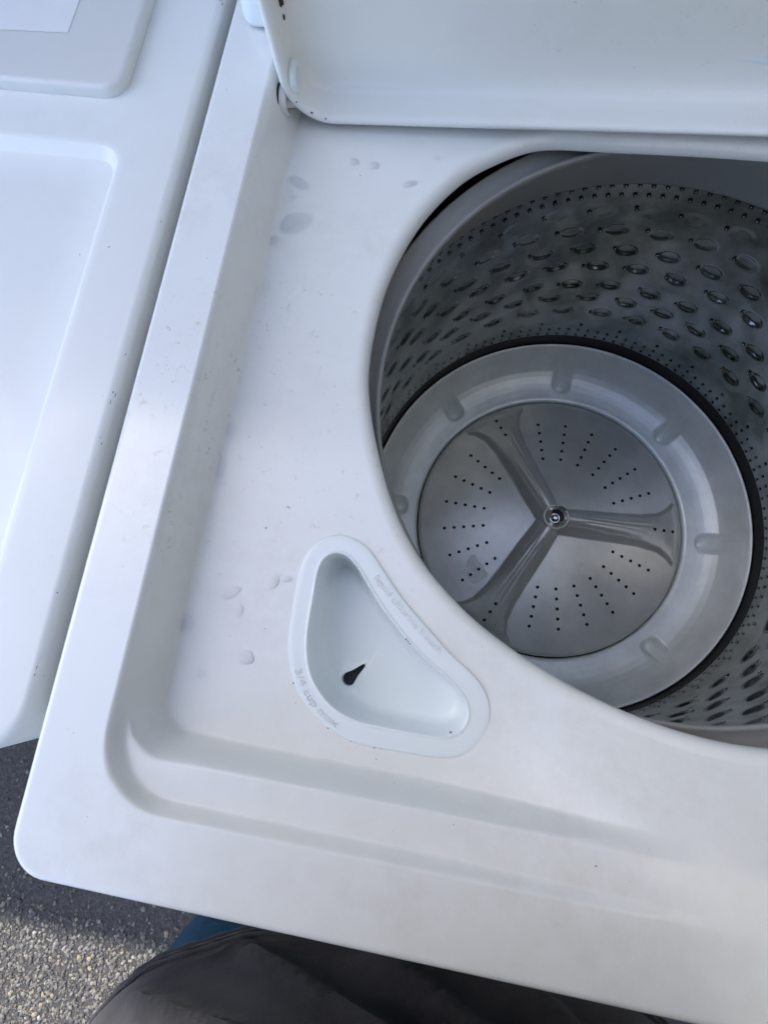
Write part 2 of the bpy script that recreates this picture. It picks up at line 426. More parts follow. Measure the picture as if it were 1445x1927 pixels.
# long shallow waves between the dents
dd += (0.0006 * np.sin(A * 17 + 40 * Zg) + 0.0003 * np.sin(A * 41 - 60 * Zg)) * ss(-.135, -.17, Zg) * ss(-.395, -.36, Zg)
rr = wall_r(Zg) + dd
v = np.stack([AX + rr * np.cos(A), AY + rr * np.sin(A), Zg + H], -1).reshape(-1, 3)
bas = mesh_obj('basket', v, grid_faces(NZ, NA)[:, ::-1], 'steel', wash)

def dots_on_wall(name, items, parent, rad, glint):
    V, F, mi = [], [], []
    for a, z, s in items:
        a = R(a); rw = wall_r(z)
        n = np.array([-math.cos(a), -math.sin(a), -0.045]); tt = np.array([-math.sin(a), math.cos(a), 0]); up = np.cross(n, tt); up /= np.linalg.norm(up)
        c = np.array([AX + rw * math.cos(a), AY + rw * math.sin(a), z + H])
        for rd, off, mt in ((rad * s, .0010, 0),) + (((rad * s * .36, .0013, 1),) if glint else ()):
            b0 = len(V)
            for k in range(10):
                an = k * math.pi / 5; V.append(c + n * off + rd * (math.cos(an) * tt + math.sin(an) * up * 1.0))
            F.append(tuple(range(b0, b0 + 10))); mi.append(mt)
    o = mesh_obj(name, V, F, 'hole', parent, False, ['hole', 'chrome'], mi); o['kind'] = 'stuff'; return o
HS = 360 / 124
items = [(65.2 + k * HS, -.4075, 1) for k in range(124)] + [(65.2 + k * HS, -.394, 1) for k in range(124)] + [(68.1 + k * 4 * HS, -.3805, 1.1) for k in range(31)]
dots_on_wall('perforations', items, bas, .0019, True)
items = [(92.15 + k * HS, -.1300, 1) for k in range(124)] + [(92.15 + k * HS, -.1416, 1) for k in range(124)]
for zr, ph, amp in rows[0:]:
    items += [(ph + k * SP + 3.1 + rng.normal(0, .25), zr + rng.normal(0.001, .0015), 1.05) for k in range(NP)]
dots_on_wall('perforations', items, bas, .0021, True)
# --- black seal under the wall, then the grey base ring
lathe('seal_band', [(0.2462, H - .411), (0.2452, H - .4125), (0.2452, H - .445), (0.238, H - .452)], 'black', wash, TA, 192)

NB = 720; ta = np.linspace(0, 2 * math.pi, NB, endpoint=False)
prof = [(.1795, -.492), (.1800, -.4835), (.1815, -.4812), (.1840, -.4802), (.190, -.4796), (.198, -.4782), (.206, -.4760), (.214, -.4724), (.2205, -.4680), (.2260, -.4622), (.2300, -.4558), (.2332, -.4480), (.2352, -.4410), (.2368, -.4360), (.2384, -.4322), (.2402, -.4301), (.2418, -.4296), (.2430, -.4305), (.2436, -.433), (.2437, -.452)]
pr = np.array(prof); s0 = np.linspace(0, 1, len(pr)); sN = np.linspace(0, 1, 110)
prr = np.interp(sN, s0, pr[:, 0]); prz = np.interp(sN, s0, pr[:, 1])
Ag, _ = np.meshgrid(ta, sN); Rg = np.repeat(prr[:, None], NB, 1); Zg = np.repeat(prz[:, None], NB, 1)
for k in range(8):
    a0 = R(45.2 * 1.0 + 45 * k + 1.0)
    du = np.angle(np.exp(1j * (Ag - a0))) * Rg; dv = Rg - .2155
    # a scoop: rounded pit at the inner end, raised tongue running outwards
    e = np.sqrt((du / .0125) ** 2 + (np.clip(np.abs(dv) - .011, 0, None) / .0105) ** 2)
    pit = (1 - ss(.10, 1.15, e)) * (1 - .75 * ss(-.012, .018, dv))
    e2 = np.sqrt((du / .0055) ** 2 + ((dv - .008) / .016) ** 2)
    Zg = Zg - .0185 * pit + .0055 * (1 - ss(.2, 1.1, e2))
v = np.stack([AX + Rg * np.cos(Ag), AY + Rg * np.sin(Ag), Zg + H], -1).reshape(-1, 3)
mesh_obj('base_ring', v, grid_faces(110, NB), 'ring', wash)

# --- wash plate with three vanes
PR = .1778; PZ = -.4800
NRr, NTt = 200, 900
ra = np.linspace(.010, PR, NRr); ta = np.linspace(0, 2 * math.pi, NTt, endpoint=False)
Ag, Rg = np.meshgrid(ta, ra)
def plate_z(r, a):
    z = PZ + .020 * (1 - (r / PR) ** 1.25) - .003 * ss(PR - .004, PR, r)
    for k in range(3):
        d = np.angle(np.exp(1j * (a - R(3.4 + 120 * k))))
        lat = r * np.sin(np.clip(d, -1.4, 1.4)); on = np.cos(d) > 0.1
        half = np.interp(r, [.02, .05, .09, .12, .145, .160, .168], [.0085, .0090, .0105, .0140, .0205, .0300, .0390])
        ext = np.interp(r, [.02, .05, .09, .12, .145, .168], [.0095, .0115, .0110, .0090, .0070, .0055])
        hgt = np.interp(r, [.0, .03, .06, .10, .13, .150, .162, .168, .1745], [.030, .0295, .0255, .0195, .0155, .0130, .0110, .0085, .0])
        q = np.abs(lat)
        prf = (1 - ss(half, half + ext, q)) * (0.80 + 0.20 * np.clip(1 - (q / half) ** 2, 0, 1))
        gro = 0.0009 * np.exp(-((q - half * .34) / .0016) ** 2) * ss(.03, .05, r) * (1 - ss(.12, .14, r))
        z = z + np.where(on, hgt * prf - gro, 0)
    return z
Zp = plate_z(Rg, Ag)
v = np.stack([AX + Rg * np.cos(Ag), AY + Rg * np.sin(Ag), Zp + H], -1).reshape(-1, 3)
# skirt at the plate's edge
sk = np.stack([AX + (PR + .0004) * np.cos(ta), AY + (PR + .0004) * np.sin(ta), np.full(NTt, PZ - .02 + H)], 1)
v = np.concatenate([v, sk])
plate = mesh_obj('wash_plate', v, grid_faces(NRr + 1, NTt), 'plate', wash)
lathe('gap_floor', [(.17, H - .4905), (.184, H - .4905)], 'hole', wash, TA, 128)
# holes of the plate
V, F = [], []
def plate_hole(r, a, rad=.0022):
    a = R(a); e = .0015
    c = np.array([AX + r * math.cos(a), AY + r * math.sin(a), 0]); b0 = len(V)
    zr0 = float(plate_z(np.array(r), np.array(a)))
    gr = (float(plate_z(np.array(r + e), np.array(a))) - float(plate_z(np.array(r - e), np.array(a)))) / (2 * e)
    for k in range(12):
        an = k * math.pi / 6; u, w_ = rad * math.cos(an), rad * math.sin(an)
        V.append((c[0] + u * math.cos(a) - w_ * math.sin(a), c[1] + u * math.sin(a) + w_ * math.cos(a), zr0 + gr * u + .0004 + H))
    F.append(tuple(range(b0, b0 + 12)))
for k in range(3):
    v0 = 3.9 + 120 * k
    for j in range(6):
        for i in range(5): plate_hole(.0900 + .0130 * i, v0 + 21.8 + 15.3 * j)
    for i in range(3): plate_hole(.1345 + .0127 * i, v0)
o = mesh_obj('perforations', V, F, 'hole', plate, False); o['kind'] = 'stuff'
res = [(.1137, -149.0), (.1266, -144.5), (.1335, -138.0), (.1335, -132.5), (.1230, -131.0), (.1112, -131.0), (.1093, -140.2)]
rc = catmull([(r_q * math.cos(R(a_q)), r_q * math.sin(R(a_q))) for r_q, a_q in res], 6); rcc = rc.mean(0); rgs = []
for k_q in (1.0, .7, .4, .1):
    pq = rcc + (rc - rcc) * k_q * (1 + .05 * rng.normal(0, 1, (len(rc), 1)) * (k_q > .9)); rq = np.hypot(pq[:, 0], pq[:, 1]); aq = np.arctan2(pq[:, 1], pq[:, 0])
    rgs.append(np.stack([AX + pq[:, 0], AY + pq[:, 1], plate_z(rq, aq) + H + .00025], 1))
v, f = loft(rgs, False, True); mesh_obj('pale_patch', v, f, 'pale_mark', plate)  # pale irregular patch laid on the plate
# hub with its cap ring and bolt
HX = H + PZ + .027
lathe('hub', [(.0178, HX - .004), (.0172, HX + .0195), (.0165, HX + .0225), (.0152, HX + .0232), (.0140, HX + .0224), (.0135, HX + .0205), (.0132, HX + .011), (.0090, HX + .0095), (.002, HX + .009)], 'plate', plate, TA, 64, True)
lathe('hub_recess', [(.0131, HX + .0112), (.0060, HX + .0104), (.001, HX + .0104)], 'tub', plate, TA, 48, True)
hb = lathe('bolt', [(.0070, HX + .0106), (.0070, HX + .0124), (.0064, HX + .0130), (.0054, HX + .0124), (.0046, HX + .0122), (.0042, HX + .0165), (.0034, HX + .0178), (.0015, HX + .0180)], 'chrome', plate, TA, 32, True)

# --- lid, standing open
LX0, LX1, LZ0, LZ1 = 0.0, 0.632, 0.0, 0.445
lid = empty('lid', (0.0475, 0.4995, H - .0335)); lid.parent = wash
lid.rotation_euler = (R(0.0), R(-1.4), R(2.5))
def lid_ring(ins, y, rad):
    p = rrect_pts(LX0 + ins, LX1 - ins, LZ0 + ins, LZ1 - ins, max(rad - ins, .004), 14, 24)
    return np.stack([p[:, 0], np.full(len(p), y), p[:, 1]], 1)
LR_ = .034
lr = [lid_ring(.006, .036, LR_), lid_ring(.0015, .035, LR_), lid_ring(.0, .032, LR_), lid_ring(.0, .005, LR_), lid_ring(.0005, .0024, LR_), lid_ring(.0018, .0007, LR_), lid_ring(.0036, .0, LR_), lid_ring(.0054, .0007, LR_), lid_ring(.0064, .0022, LR_),
      lid_ring(.0066, .0060, LR_), lid_ring(.0067, .0140, LR_), lid_ring(.0072, .0200, LR_), lid_ring(.0090, .0235, LR_), lid_ring(.0130, .0258, LR_), lid_ring(.020, .0272, LR_), lid_ring(.035, .0282, LR_), lid_ring(.06, .0286, LR_), lid_ring(.14, .0288, LR_)]
v, f = loft(lr, True, True)
lp = mesh_obj('lid_panel', v, f, 'lid', lid)
# dark sealant blobs along the fold and chipped paint on the bend
def blob(name, c, r, mat, parent, sq=(1, 1, 1), seed=0, sub=2):
    bm = bmesh.new(); bmesh.ops.create_icosphere(bm, subdivisions=sub, radius=1); rg = random.Random(seed)
    for v in bm.verts:
        k = rg.uniform(.75, 1.2); v.co = Vector((c[0] + v.co.x * r * sq[0] * k, c[1] + v.co.y * r * sq[1] * k, c[2] + v.co.z * r * sq[2] * k))
    me = bpy.data.meshes.new(name); bm.to_mesh(me); bm.free(); me.materials.append(M[mat])
    me.polygons.foreach_set('use_smooth', np.ones(len(me.polygons), dtype=bool))
    o = bpy.data.objects.new(name, me); C.objects.link(o); o.parent = parent; return o
for i, (x, z, r) in enumerate([(.0078, .0600, .0010), (.0084, .0700, .0021), (.0080, .0745, .0013), (.0078, .0980, .0012), (.0080, .1010, .0016), (.0079, .1060, .0011)]):
    blob('sealant_spot', (x, .0210, z), r, 'dirt', lid, (.8, .9, 1.9), i)
for i in range(7):
    a = R(random.uniform(180, 268)); rr_ = .034 - random.choice([.0034, .0050, .0058])
    blob('paint_chip', (.034 + rr_ * math.cos(a), .0009, .034 + rr_ * math.sin(a)), random.uniform(.0004, .0008), 'rust', lid, (random.uniform(.8, 2.2), .8, random.uniform(.8, 1.6)), 20 + i, 1)
# white bumper washer on the inner face and the hinge pin
def disc_x(name, c, prof, mat, parent, n=48):
    a = np.linspace(0, 2 * math.pi, n, endpoint=False)
    rings = [np.stack([np.full(n, c[0] + x), c[1] + r * np.cos(a), c[2] + r * np.sin(a)], 1) for r, x in prof]
    v, f = loft(rings, True, True); return mesh_obj(name, v, f, mat, parent)
disc_x('hinge_washer', (.0066, .0120, .0275), [(.0100, .0), (.0102, .0026), (.0094, .0040), (.0075, .0046), (.0045, .0047), (.0040, .0030)], 'white_plastic', lid)
disc_x('hinge_bushing', (0.0425, 0.5060, H - .0190), [(.0092, 0), (.0098, .0015), (.0098, .0055), (.0088, .0068), (.0066, .0068), (.0062, .0045), (.0045, .0045), (.0042, .0110)], 'console', wash)
disc_x('hinge_gap', (0.0420, 0.5060, H - .0190), [(.0104, 0), (.0108, .0022), (.0099, .0024)], 'hole', wash)

# --- control console behind the lid
con = [np.stack([p[:, 0], np.full(len(p), 0), p[:, 1]], 1) for p in ()]
def con_ring(ins, z, y0, y1):
    p = rrect_pts(.0125 + ins, WX - .0125 - ins, y0 + ins, y1 - ins, .012 - min(ins, .008), 8, 8)
    return np.stack([p[:, 0], p[:, 1], np.full(len(p), z + H)], 1)
cr = [con_ring(.003, .0012, .540, .655), con_ring(.0008, .0030, .540, .655), con_ring(0, .006, .540, .655)]
for zz in np.linspace(.02, .12, 6): cr.append(con_ring(0, zz, .540 + (zz - .006) * .32, .655))
cr += [con_ring(.001, .126, .58, .655), con_ring(.006, .131, .582, .655), con_ring(.014, .132, .584, .655)]
v, f = loft(cr, True, True); mesh_obj('console', v, f, 'white_plastic', wash)

# --- bleach dispenser
NTD = 200; td = np.linspace(-math.pi, math.pi, NTD, endpoint=False)
def out2(pts, sm=2):
    r = polar_curve(pts, DC, td, sm); return np.stack([DC[0] + r * np.cos(td), DC[1] + r * np.sin(td)], 1)
fl, bo = out2(FL), out2(BO)
def nrm(p):
    t = np.roll(p, -1, 0) - np.roll(p, 1, 0); t /= np.linalg.norm(t, axis=1, keepdims=True); return np.stack([t[:, 1], -t[:, 0]], 1)
def off(p, d): return p + nrm(p) * d
FZ = -D1 - D2 + .0004
def z3(p, z): return np.concatenate([p, np.full((len(p), 1), z + H)], 1)
drn = np.array([.1580, .1232])
dis = empty('bleach_dispenser', (0, 0, 0)); dis.parent = wash
dr_ = [z3(off(fl, .0), FZ - .001), z3(fl, FZ + .0008), z3(off(fl, -.0004), FZ + .0013), z3(off(fl, -.0012), FZ + .0016)]
for s in (.3, .6, .85): dr_.append(z3(fl * (1 - s) + bo * s, FZ + .0017))
dr_ += [z3(off(bo, .0008), FZ + .0018), z3(off(bo, .0004), FZ + .0022), z3(off(bo, -.0001), FZ + .0023), z3(off(bo, -.0005), FZ + .0019), z3(off(bo, -.0007), FZ + .0008), z3(off(bo, -.0012), FZ - .010), z3(off(bo, -.0022), FZ - .025), z3(off(bo, -.0028), FZ - .0300), z3(off(bo, -.0044), FZ - .0330), z3(off(bo, -.0070), FZ - .0341)]
# drain
c0 = np.array([.1545, .1206]); tip = np.array([.1628, .1305]); ax = (tip - c0) / np.linalg.norm(tip - c0); px = np.array([-ax[1], ax[0]])
ol = []
for a in np.linspace(62, 298, 24): ol.append(c0 + .0043 * (math.cos(R(a)) * ax + math.sin(R(a)) * px))
for s in (.45, .7): ol.append(c0 + ax * .0124 * s - px * (.0043 * (1 - s) * .85 + .0011 * s))
for a in np.linspace(-90, 90, 9): ol.append(tip + .0011 * (math.cos(R(a)) * ax + math.sin(R(a)) * px))
for s in (.7, .45): ol.append(c0 + ax * .0124 * s + px * (.0043 * (1 - s) * .85 + .0011 * s))
ol = np.array(ol)
rr_ = polar_curve(ol, c0, td, 1); od = np.stack([c0[0] + rr_ * np.cos(td), c0[1] + rr_ * np.sin(td)], 1)
last = off(bo, -.0070)
DZ = FZ - .0341
od1 = c0 + (od - c0) * 1.22
for s_ in np.linspace(0, 1, 9)[1:]:
    dr_.append(z3(last * (1 - s_) + od1 * s_, DZ - .0010 * s_))
dr_ += [z3(c0 + (od - c0) * 1.10, DZ - .0007), z3(c0 + (od - c0) * 1.02, DZ - .0009), z3(od, DZ - .0014), z3(od, DZ - .0095)]
v, f = loft(dr_, False, False); mesh_obj('cup', v, f, 'white_plastic', dis)
mesh_obj('drain_hole', z3(c0 + (od - c0) * 1.03, DZ - .0080), [tuple(range(NTD))], 'drain', dis, False)
# embossed lettering on the flange
def lettering(body, p0, p1, size, mat, bend=0.0, z=FZ + .0016):
    cu = bpy.data.curves.new('lettering', 'FONT'); cu.body = body; cu.size = size; cu.extrude = .0005; cu.bevel_depth = .00008
    ob = bpy.data.objects.new('lettering', cu); C.objects.link(ob)
    bpy.context.view_layer.update()
    me = bpy.data.meshes.new_from_object(ob.evaluated_get(bpy.context.evaluated_depsgraph_get()))
    bpy.data.objects.remove(ob)
    p0, p1 = np.array(p0), np.array(p1); L = np.linalg.norm(p1 - p0); d = (p1 - p0) / L; n = np.array([-d[1], d[0]])
    co = np.array([v.co[:] for v in me.vertices]); wd = co[:, 0].max()
    for v in me.vertices:
        s = v.co.x / wd; k = 4 * s * (1 - s) * bend; sl = 4 * (1 - 2 * s) * bend / L
        nn = n - d * sl; nn /= np.linalg.norm(nn)
        q = p0 + d * L * s + n * k + nn * v.co.y
        v.co = (q[0], q[1], z + H + v.co.z)
    me.materials.clear(); me.materials.append(M[mat]); me.name = 'lettering'
    o = bpy.data.objects.new('lettering', me); C.objects.link(o); o.parent = dis
lettering('liquid chlorine bleach', (.1626, .1850), (.2085, .1465), .0054, 'letter', -.0010)
lettering('3/4 cup max', (.1255, .1240), (.1562, .0955), .0054, 'letter', -.0040)
# grime caught round the flange
for i, (x, y, r) in enumerate([(.1262, .1158, .0005), (.1513, .0946, .0006), (.1795, .0888, .0007), (.1835, .0889, .0005), (.1655, .0898, .0005), (.1900, .1512, .0011), (.1888, .1523, .0010), (.1912, .1500, .0008), (.2215, .1045, .0007)]):
    blob('grime_spot', (x, y, H + FZ + (.0016 if 0.1 < i / 10 < .75 and i in (5, 6, 7) else .0006)), r, 'rust', dis, (1.2, .8, .35), 40 + i, 1)

# ================================================================== the neighbouring machine
NZT = H - .003
nb = tag(empty('dryer', (-.36, .36, 0)), 'white appliance with recessed top panel and raised grey console standing beside the washer', 'dryer')
org = (-.36, .36, 0)
def nring(ins, z, rad=.032):
    p = rrect_pts(-.705 + ins, -.0085 - ins, .0525 + ins, .70 - ins, max(rad - ins * .4, .012), 14, 30)
    return np.stack([p[:, 0] + .36, p[:, 1] - .36, np.full(len(p), z)], 1)
SR = .0050
nr = [nring(.004, .03), nring(.0, .04), nring(.0, NZT - SR - .05), nring(.0, NZT - SR)]
for a in np.linspace(0, 90, 10)[1:]: nr.append(nring(SR * (1 - math.cos(R(a))), NZT - SR * (1 - math.sin(R(a)))))
def prof_top(d):
    return 0
def nring2(x0, x1, y0, y1, rad, z):
    p = rrect_pts(x0, x1, y0, y1, rad, 14, 30); return np.stack([p[:, 0] + .36, p[:, 1] - .36, np.full(len(p), z)], 1)
# recessed panel in the top
RX0, RX1, RY0, RY1 = -.65, -.0490, .12, .4415
nr += [nring2(RX0 - .004, RX1 + .0040, RY0 - .004, RY1 + .0040, .021, NZT + .0002), nring2(RX0, RX1, RY0, RY1, .017, NZT), nring2(RX0 + .0012, RX1 - .0012, RY0 + .0012, RY1 - .0012, .016, NZT - .0006),
       nring2(RX0 + .006, RX1 - .0062, RY0 + .006, RY1 - .0062, .012, NZT - .0060), nring2(RX0 + .0072, RX1 - .0074, RY0 + .0072, RY1 - .0074, .011, NZT - .0066), nring2(RX0 + .03, RX1 - .03, RY0 + .03, RY1 - .03, .010, NZT - .0068)]
v, f = loft(nr, True, True); mesh_obj('cabinet', v, f, 'enamel_old', nb)
def cring(ins, z):
    p = rrect_pts(-.65 + ins, -.0570 - ins, .4775 + ins, .69 - ins, .016 - min(ins, .01) * .6, 12, 12); return np.stack([p[:, 0] + .36, p[:, 1] - .36, np.full(len(p), z)], 1)
v, f = loft([cring(.001, NZT - .002), cring(0, NZT + .001), cring(.0003, NZT + .0068), cring(.0007, NZT + .0080), cring(.0018, NZT + .0088), cring(.004, NZT + .0090)], True, True)
mesh_obj('console', v, f, 'console', nb)
st_ = [(-.29, .513), (-.1060, .5195), (-.1040, .62), (-.29, .62)]
mesh_obj('sticker', [(x + .36, y - .36, NZT + .0093) for x, y in st_], [(0, 1, 2, 3)], 'sticker', nb, False)
# scratches and scuffs on the rounded shoulder
for i, (y, ln, k) in enumerate([(.600, .010, 4), (.570, .006, 3), (.395, .002, 1), (.300, .002, 1), (.262, .005, 3), (.235, .003, 2), (.150, .002, 1), (.100, .003, 2)]):
    for q in range(k):
        a = R(random.uniform(30, 62)); yy = y + random.uniform(-.008, .008); rr_ = SR + .00002
        x = -.0085 - SR + rr_ * math.cos(a); z = NZT - SR + rr_ * math.sin(a)
        blob('scuff_mark', (x + .36, yy - .36, z), .00026, 'dirt', nb, (random.uniform(.5, 1.3), ln * random.uniform(.3, 1) / .0007, random.uniform(.5, 1.3)), 70 + i * 9 + q, 1)

# ================================================================== the person at the washer's front
per = tag(empty('person', (.24, -.19, 0)), 'person in dark grey t-shirt and blue jeans standing at the washer front', 'person')
PX, PY = .24, -.19
def ell(cx, cy, rx, ry, z, n=160, fold=0.0, ph=0.0, sq=2.3):
    a = np.linspace(0, 2 * math.pi, n, endpoint=False); c, s = np.cos(a), np.sin(a)
    k = 1.0 + fold * (np.sin(a * 7 + ph) * .6 + np.sin(a * 13 + ph * 1.7) * .4)
    zz = z if np.ndim(z) else np.full(n, float(z))
    return np.stack([cx - PX + rx * k * np.sign(c) * np.abs(c) ** (2 / sq), cy - PY + ry * k * np.sign(s) * np.abs(s) ** (2 / sq), zz], 1)
# shirt: hem, band, body, shoulders, collar
an = np.linspace(0, 2 * math.pi, 160, endpoint=False)
hemz = .780 - .015 * np.sin(an * 2 + .6)
sh = [ell(.24, -.175, .216, .120, hemz + .002, fold=.014, ph=.2), ell(.24, -.175, .224, .127, hemz - .0015, fold=.014, ph=.2), ell(.24, -.175, .2285, .1305, hemz, fold=.014, ph=.2), ell(.24, -.175, .2295, .1312, hemz + .008, fold=.014, ph=.22), ell(.24, -.175, .2285, .1308, hemz + .0165, fold=.014, ph=.25),
      ell(.24, -.175, .2268, .1290, hemz + .0190, fold=.014, ph=.26), ell(.24, -.175, .2288, .1308, hemz + .0220, fold=.015, ph=.27)]
SHP = np.array([(.82, -.175, .225, .128, .02), (.845, -.176, .220, .124, .026), (.87, -.178, .215, .121, .030), (.90, -.18, .21, .119, .028), (.95, -.185, .205, .117, .024), (1.02, -.19, .20, .117, .016), (1.12, -.192, .20, .120, .01), (1.24, -.195, .205, .122, .006), (1.33, -.198, .205, .112, .003), (1.39, -.20, .185, .092, 0), (1.425, -.205, .130, .075, 0), (1.445, -.205, .080, .066, 0), (1.450, -.205, .070, .060, 0), (1.440, -.205, .066, .056, 0)])
zs = np.concatenate([np.linspace(.815, 1.0, 26), np.linspace(1.02, 1.33, 12), [1.39, 1.425, 1.445, 1.450]])
for z in zs:
    ln = .24 * float(ss(.82, 1.40, np.array(z)))
    q_ = [np.interp(z, SHP[:13, 0], SHP[:13, c_]) for c_ in (1, 2, 3, 4)]
    sh.append(ell(.24, q_[0] + ln, q_[1], q_[2], z, fold=q_[3] * .5, ph=.3 + 4 * (z - .82)))
v, f = loft(sh)
va = np.arctan2((v[:, 1] + .015) / .13, v[:, 0] / .22); vz = v[:, 2]
fade = ss(.803, .83, vz) * (1 - ss(1.0, 1.2, vz))
cre = np.zeros(len(v))
for a_, k_, w_, h_ in ((2.05, -5.2, .055, .010), (1.72, -4.6, .07, .012), (2.42, -5.5, .05, .008), (1.35, -3.8, .09, .010), (.95, 3.2, .08, .009), (.5, 4.0, .08, .008)):
    cre += 1.15 * h_ * np.exp(-((va - a_ - (vz - .82) * k_) / (w_ * .75)) ** 2)
nv = np.stack([np.cos(va), np.sin(va)], 1)
v[:, :2] += nv * ((cre - .006) * fade)[:, None]
shirt = mesh_obj('shirt', v, f, 'shirt', per)
for nm, dz, dr2 in (('hem_stitch', .0045, .0016), ('hem_stitch', .0170, .0014), ('hem_stitch', .0105, .0010)):
    e0 = ell(.24, -.175, .2298, .1314, hemz + dz, fold=.014, ph=.22); cc = np.array([0, .015, 0])
    rg2 = []
    for k in range(len(e0)):
        n2 = np.array([e0[k, 0] / .23 ** 2, (e0[k, 1] - .015) / .1312 ** 2, 0]); n2 /= np.linalg.norm(n2)
        wob = 1 + .35 * math.sin(k * 1.9)
        rg2.append([e0[k] + dr2 * wob * (math.cos(b_) * n2 + math.sin(b_) * np.array([0, 0, 1])) for b_ in np.linspace(0, 6.283, 7)[:-1]])
    vv = np.array(rg2).reshape(-1, 3); mesh_obj(nm, vv, grid_faces(len(e0), 6, True, True), 'shirt', shirt)
# sleeves
def tube(name, pts, rads, mat, parent, n=24, caps=True):
    P = [Vector(p) for p in pts]; rings = []
    ref = Vector((0.13, 0.2, 1))
    for i, p in enumerate(P):
        d = (P[min(i + 1, len(P) - 1)] - P[max(i - 1, 0)]).normalized(); u = d.cross(ref).normalized(); w_ = d.cross(u)
        rings.append([tuple(p + rads[i] * (math.cos(2 * math.pi * k / n) * u + math.sin(2 * math.pi * k / n) * w_) - Vector((PX, PY, 0))) for k in range(n)])
    v, f = loft(rings, caps, caps); return mesh_obj(name, v, f, mat, parent)
arms = {}
for s in (-1, 1):
    S = Vector((.24 + s * .185, .03, 1.385)); E = Vector((.24 + s * .240, -.035, 1.165)); Wr = Vector((.205 + s * .075, .035, 1.270))
    arms[s] = (S, E, Wr)
    tube('sleeve', [S.lerp(E, -.18), S, S.lerp(E, .3), S.lerp(E, .68), S.lerp(E, .70), S.lerp(E, .66)], [.05, .066, .066, .064, .061, .058], 'shirt', shirt)
# jeans: hips and two legs in one mesh
V, F, off_ = [], [], 0
def addl(rings, c0=True, c1=True):
    global off_
    v, f = loft(rings, c0, c1); V.append(v); F.extend([tuple(i + off_ for i in q) for q in f]); off_ += len(v)
addl([ell(.24, -.195, .165, .100, z_, 64, sq=2.2) if z_ > .75 else ell(.24, -.20, .178, .105, z_, 64, sq=2.2) for z_ in (.98, .92, .86, .80, .74)])
for s, kx, ky in ((-1, .063, -.240), (1, .40, -.225)):
    hipx = .24 + s * .088
    L = [(.80, hipx, -.200, .096, .098), (.70, hipx + s * .05, -.215, .098, .096), (.60, .076 if s < 0 else hipx + .05, -.232, .095, .086), (.50, kx, ky, .083, .083), (.38, kx - s * -.002, ky - .02, .074, .076), (.25, kx, ky - .05, .068, .072), (.12, kx, ky - .065, .066, .070), (.045, kx, ky - .06, .070, .078), (.035, kx, ky - .06, .066, .074)]
    addl([ell(x, y, a, b_, z, 64, .012, z * 30, 2.0) for z, x, y, a, b_ in L])
    q = [ell(kx, ky - .03, .044, .130, z, 48, sq=2.4) if z < .05 else ell(kx, ky - .05, .040, .10, z, 48) for z in (.002, .012, .03, .05, .075)]
    vv, ff = loft(q, True, True); mesh_obj('shoe', vv, ff, 'shoe', per)
mesh_obj('jeans', np.concatenate(V), F, 'denim', per)
# body under the clothes: torso, neck, head, arms, hands
bmv, bme, brad = [], [], []
def bv(p, r): bmv.append((p[0] - PX, p[1] - PY, p[2])); brad.append(r); return len(bmv) - 1
pel = bv((.24, -.195, .95), .085); p = pel
for q, r in (((.24, -.09, 1.12), .085), ((.24, .01, 1.30), .085), ((.24, .035, 1.40), .055), ((.24, .065, 1.465), .050), ((.24, .10, 1.515), .062), ((.24, .135, 1.57), .082), ((.24, .115, 1.635), .078), ((.24, .10, 1.68), .050)):
    k = bv(q, r); bme.append((p, k))
    if abs(q[2] - 1.40) < .01: nk = k
    p = k
for s in (-1, 1):
    S, E, Wr = arms[s]
    a = bv(S, .050); bme.append((nk, a)); b_ = bv(S.lerp(E, .5), .045); bme.append((a, b_)); e = bv(E, .040); bme.append((b_, e))
    f1 = bv(E.lerp(Wr, .5), .036); bme.append((e, f1)); wv = bv(Wr, .026); bme.append((f1, wv))
    pa = bv(Wr + Vector((-s * .010, .035, .020)), .026); bme.append((wv, pa)); pb = bv(Wr + Vector((-s * .012, .060, .038)), .024); bme.append((pa, pb))
    for j in range(4):
        o0 = Wr + Vector((-s * .006 + 0, .060, .030 + .016 * j)); ln = (.8, .95, 1.0, .85)[j]
        i0 = bv(o0, .0095); bme.append((pb, i0)); i1 = bv(o0 + Vector((-s * .012, .026 * ln, .004)), .0088); i2 = bv(o0 + Vector((-s * .030, .040 * ln, .006)), .0080); i3 = bv(o0 + Vector((-s * .046, .040 * ln, .006)), .0070)
        bme += [(i0, i1), (i1, i2), (i2, i3)]
    t0 = bv(Wr + Vector((-s * .026, .030, .030)), .011); bme.append((pa, t0)); t1 = bv(Wr + Vector((-s * .046, .040, .034)), .0095); t2 = bv(Wr + Vector((-s * .062, .048, .036)), .008); bme += [(t0, t1), (t1, t2)]
me = bpy.data.meshes.new('body'); me.from_pydata(bmv, bme, []); me.materials.append(M['skin'])
body = bpy.data.objects.new('body', me); C.objects.link(body); body.parent = per
sm = body.modifiers.new('skin', 'SKIN'); sm.use_smooth_shade = True
for i, r in enumerate(brad):
    me.skin_vertices[0].data[i].radius = (r, r)
me.skin_vertices[0].data[pel].use_root = True
sb = body.modifiers.new('sub', 'SUBSURF'); sb.levels = 1; sb.render_levels = 2
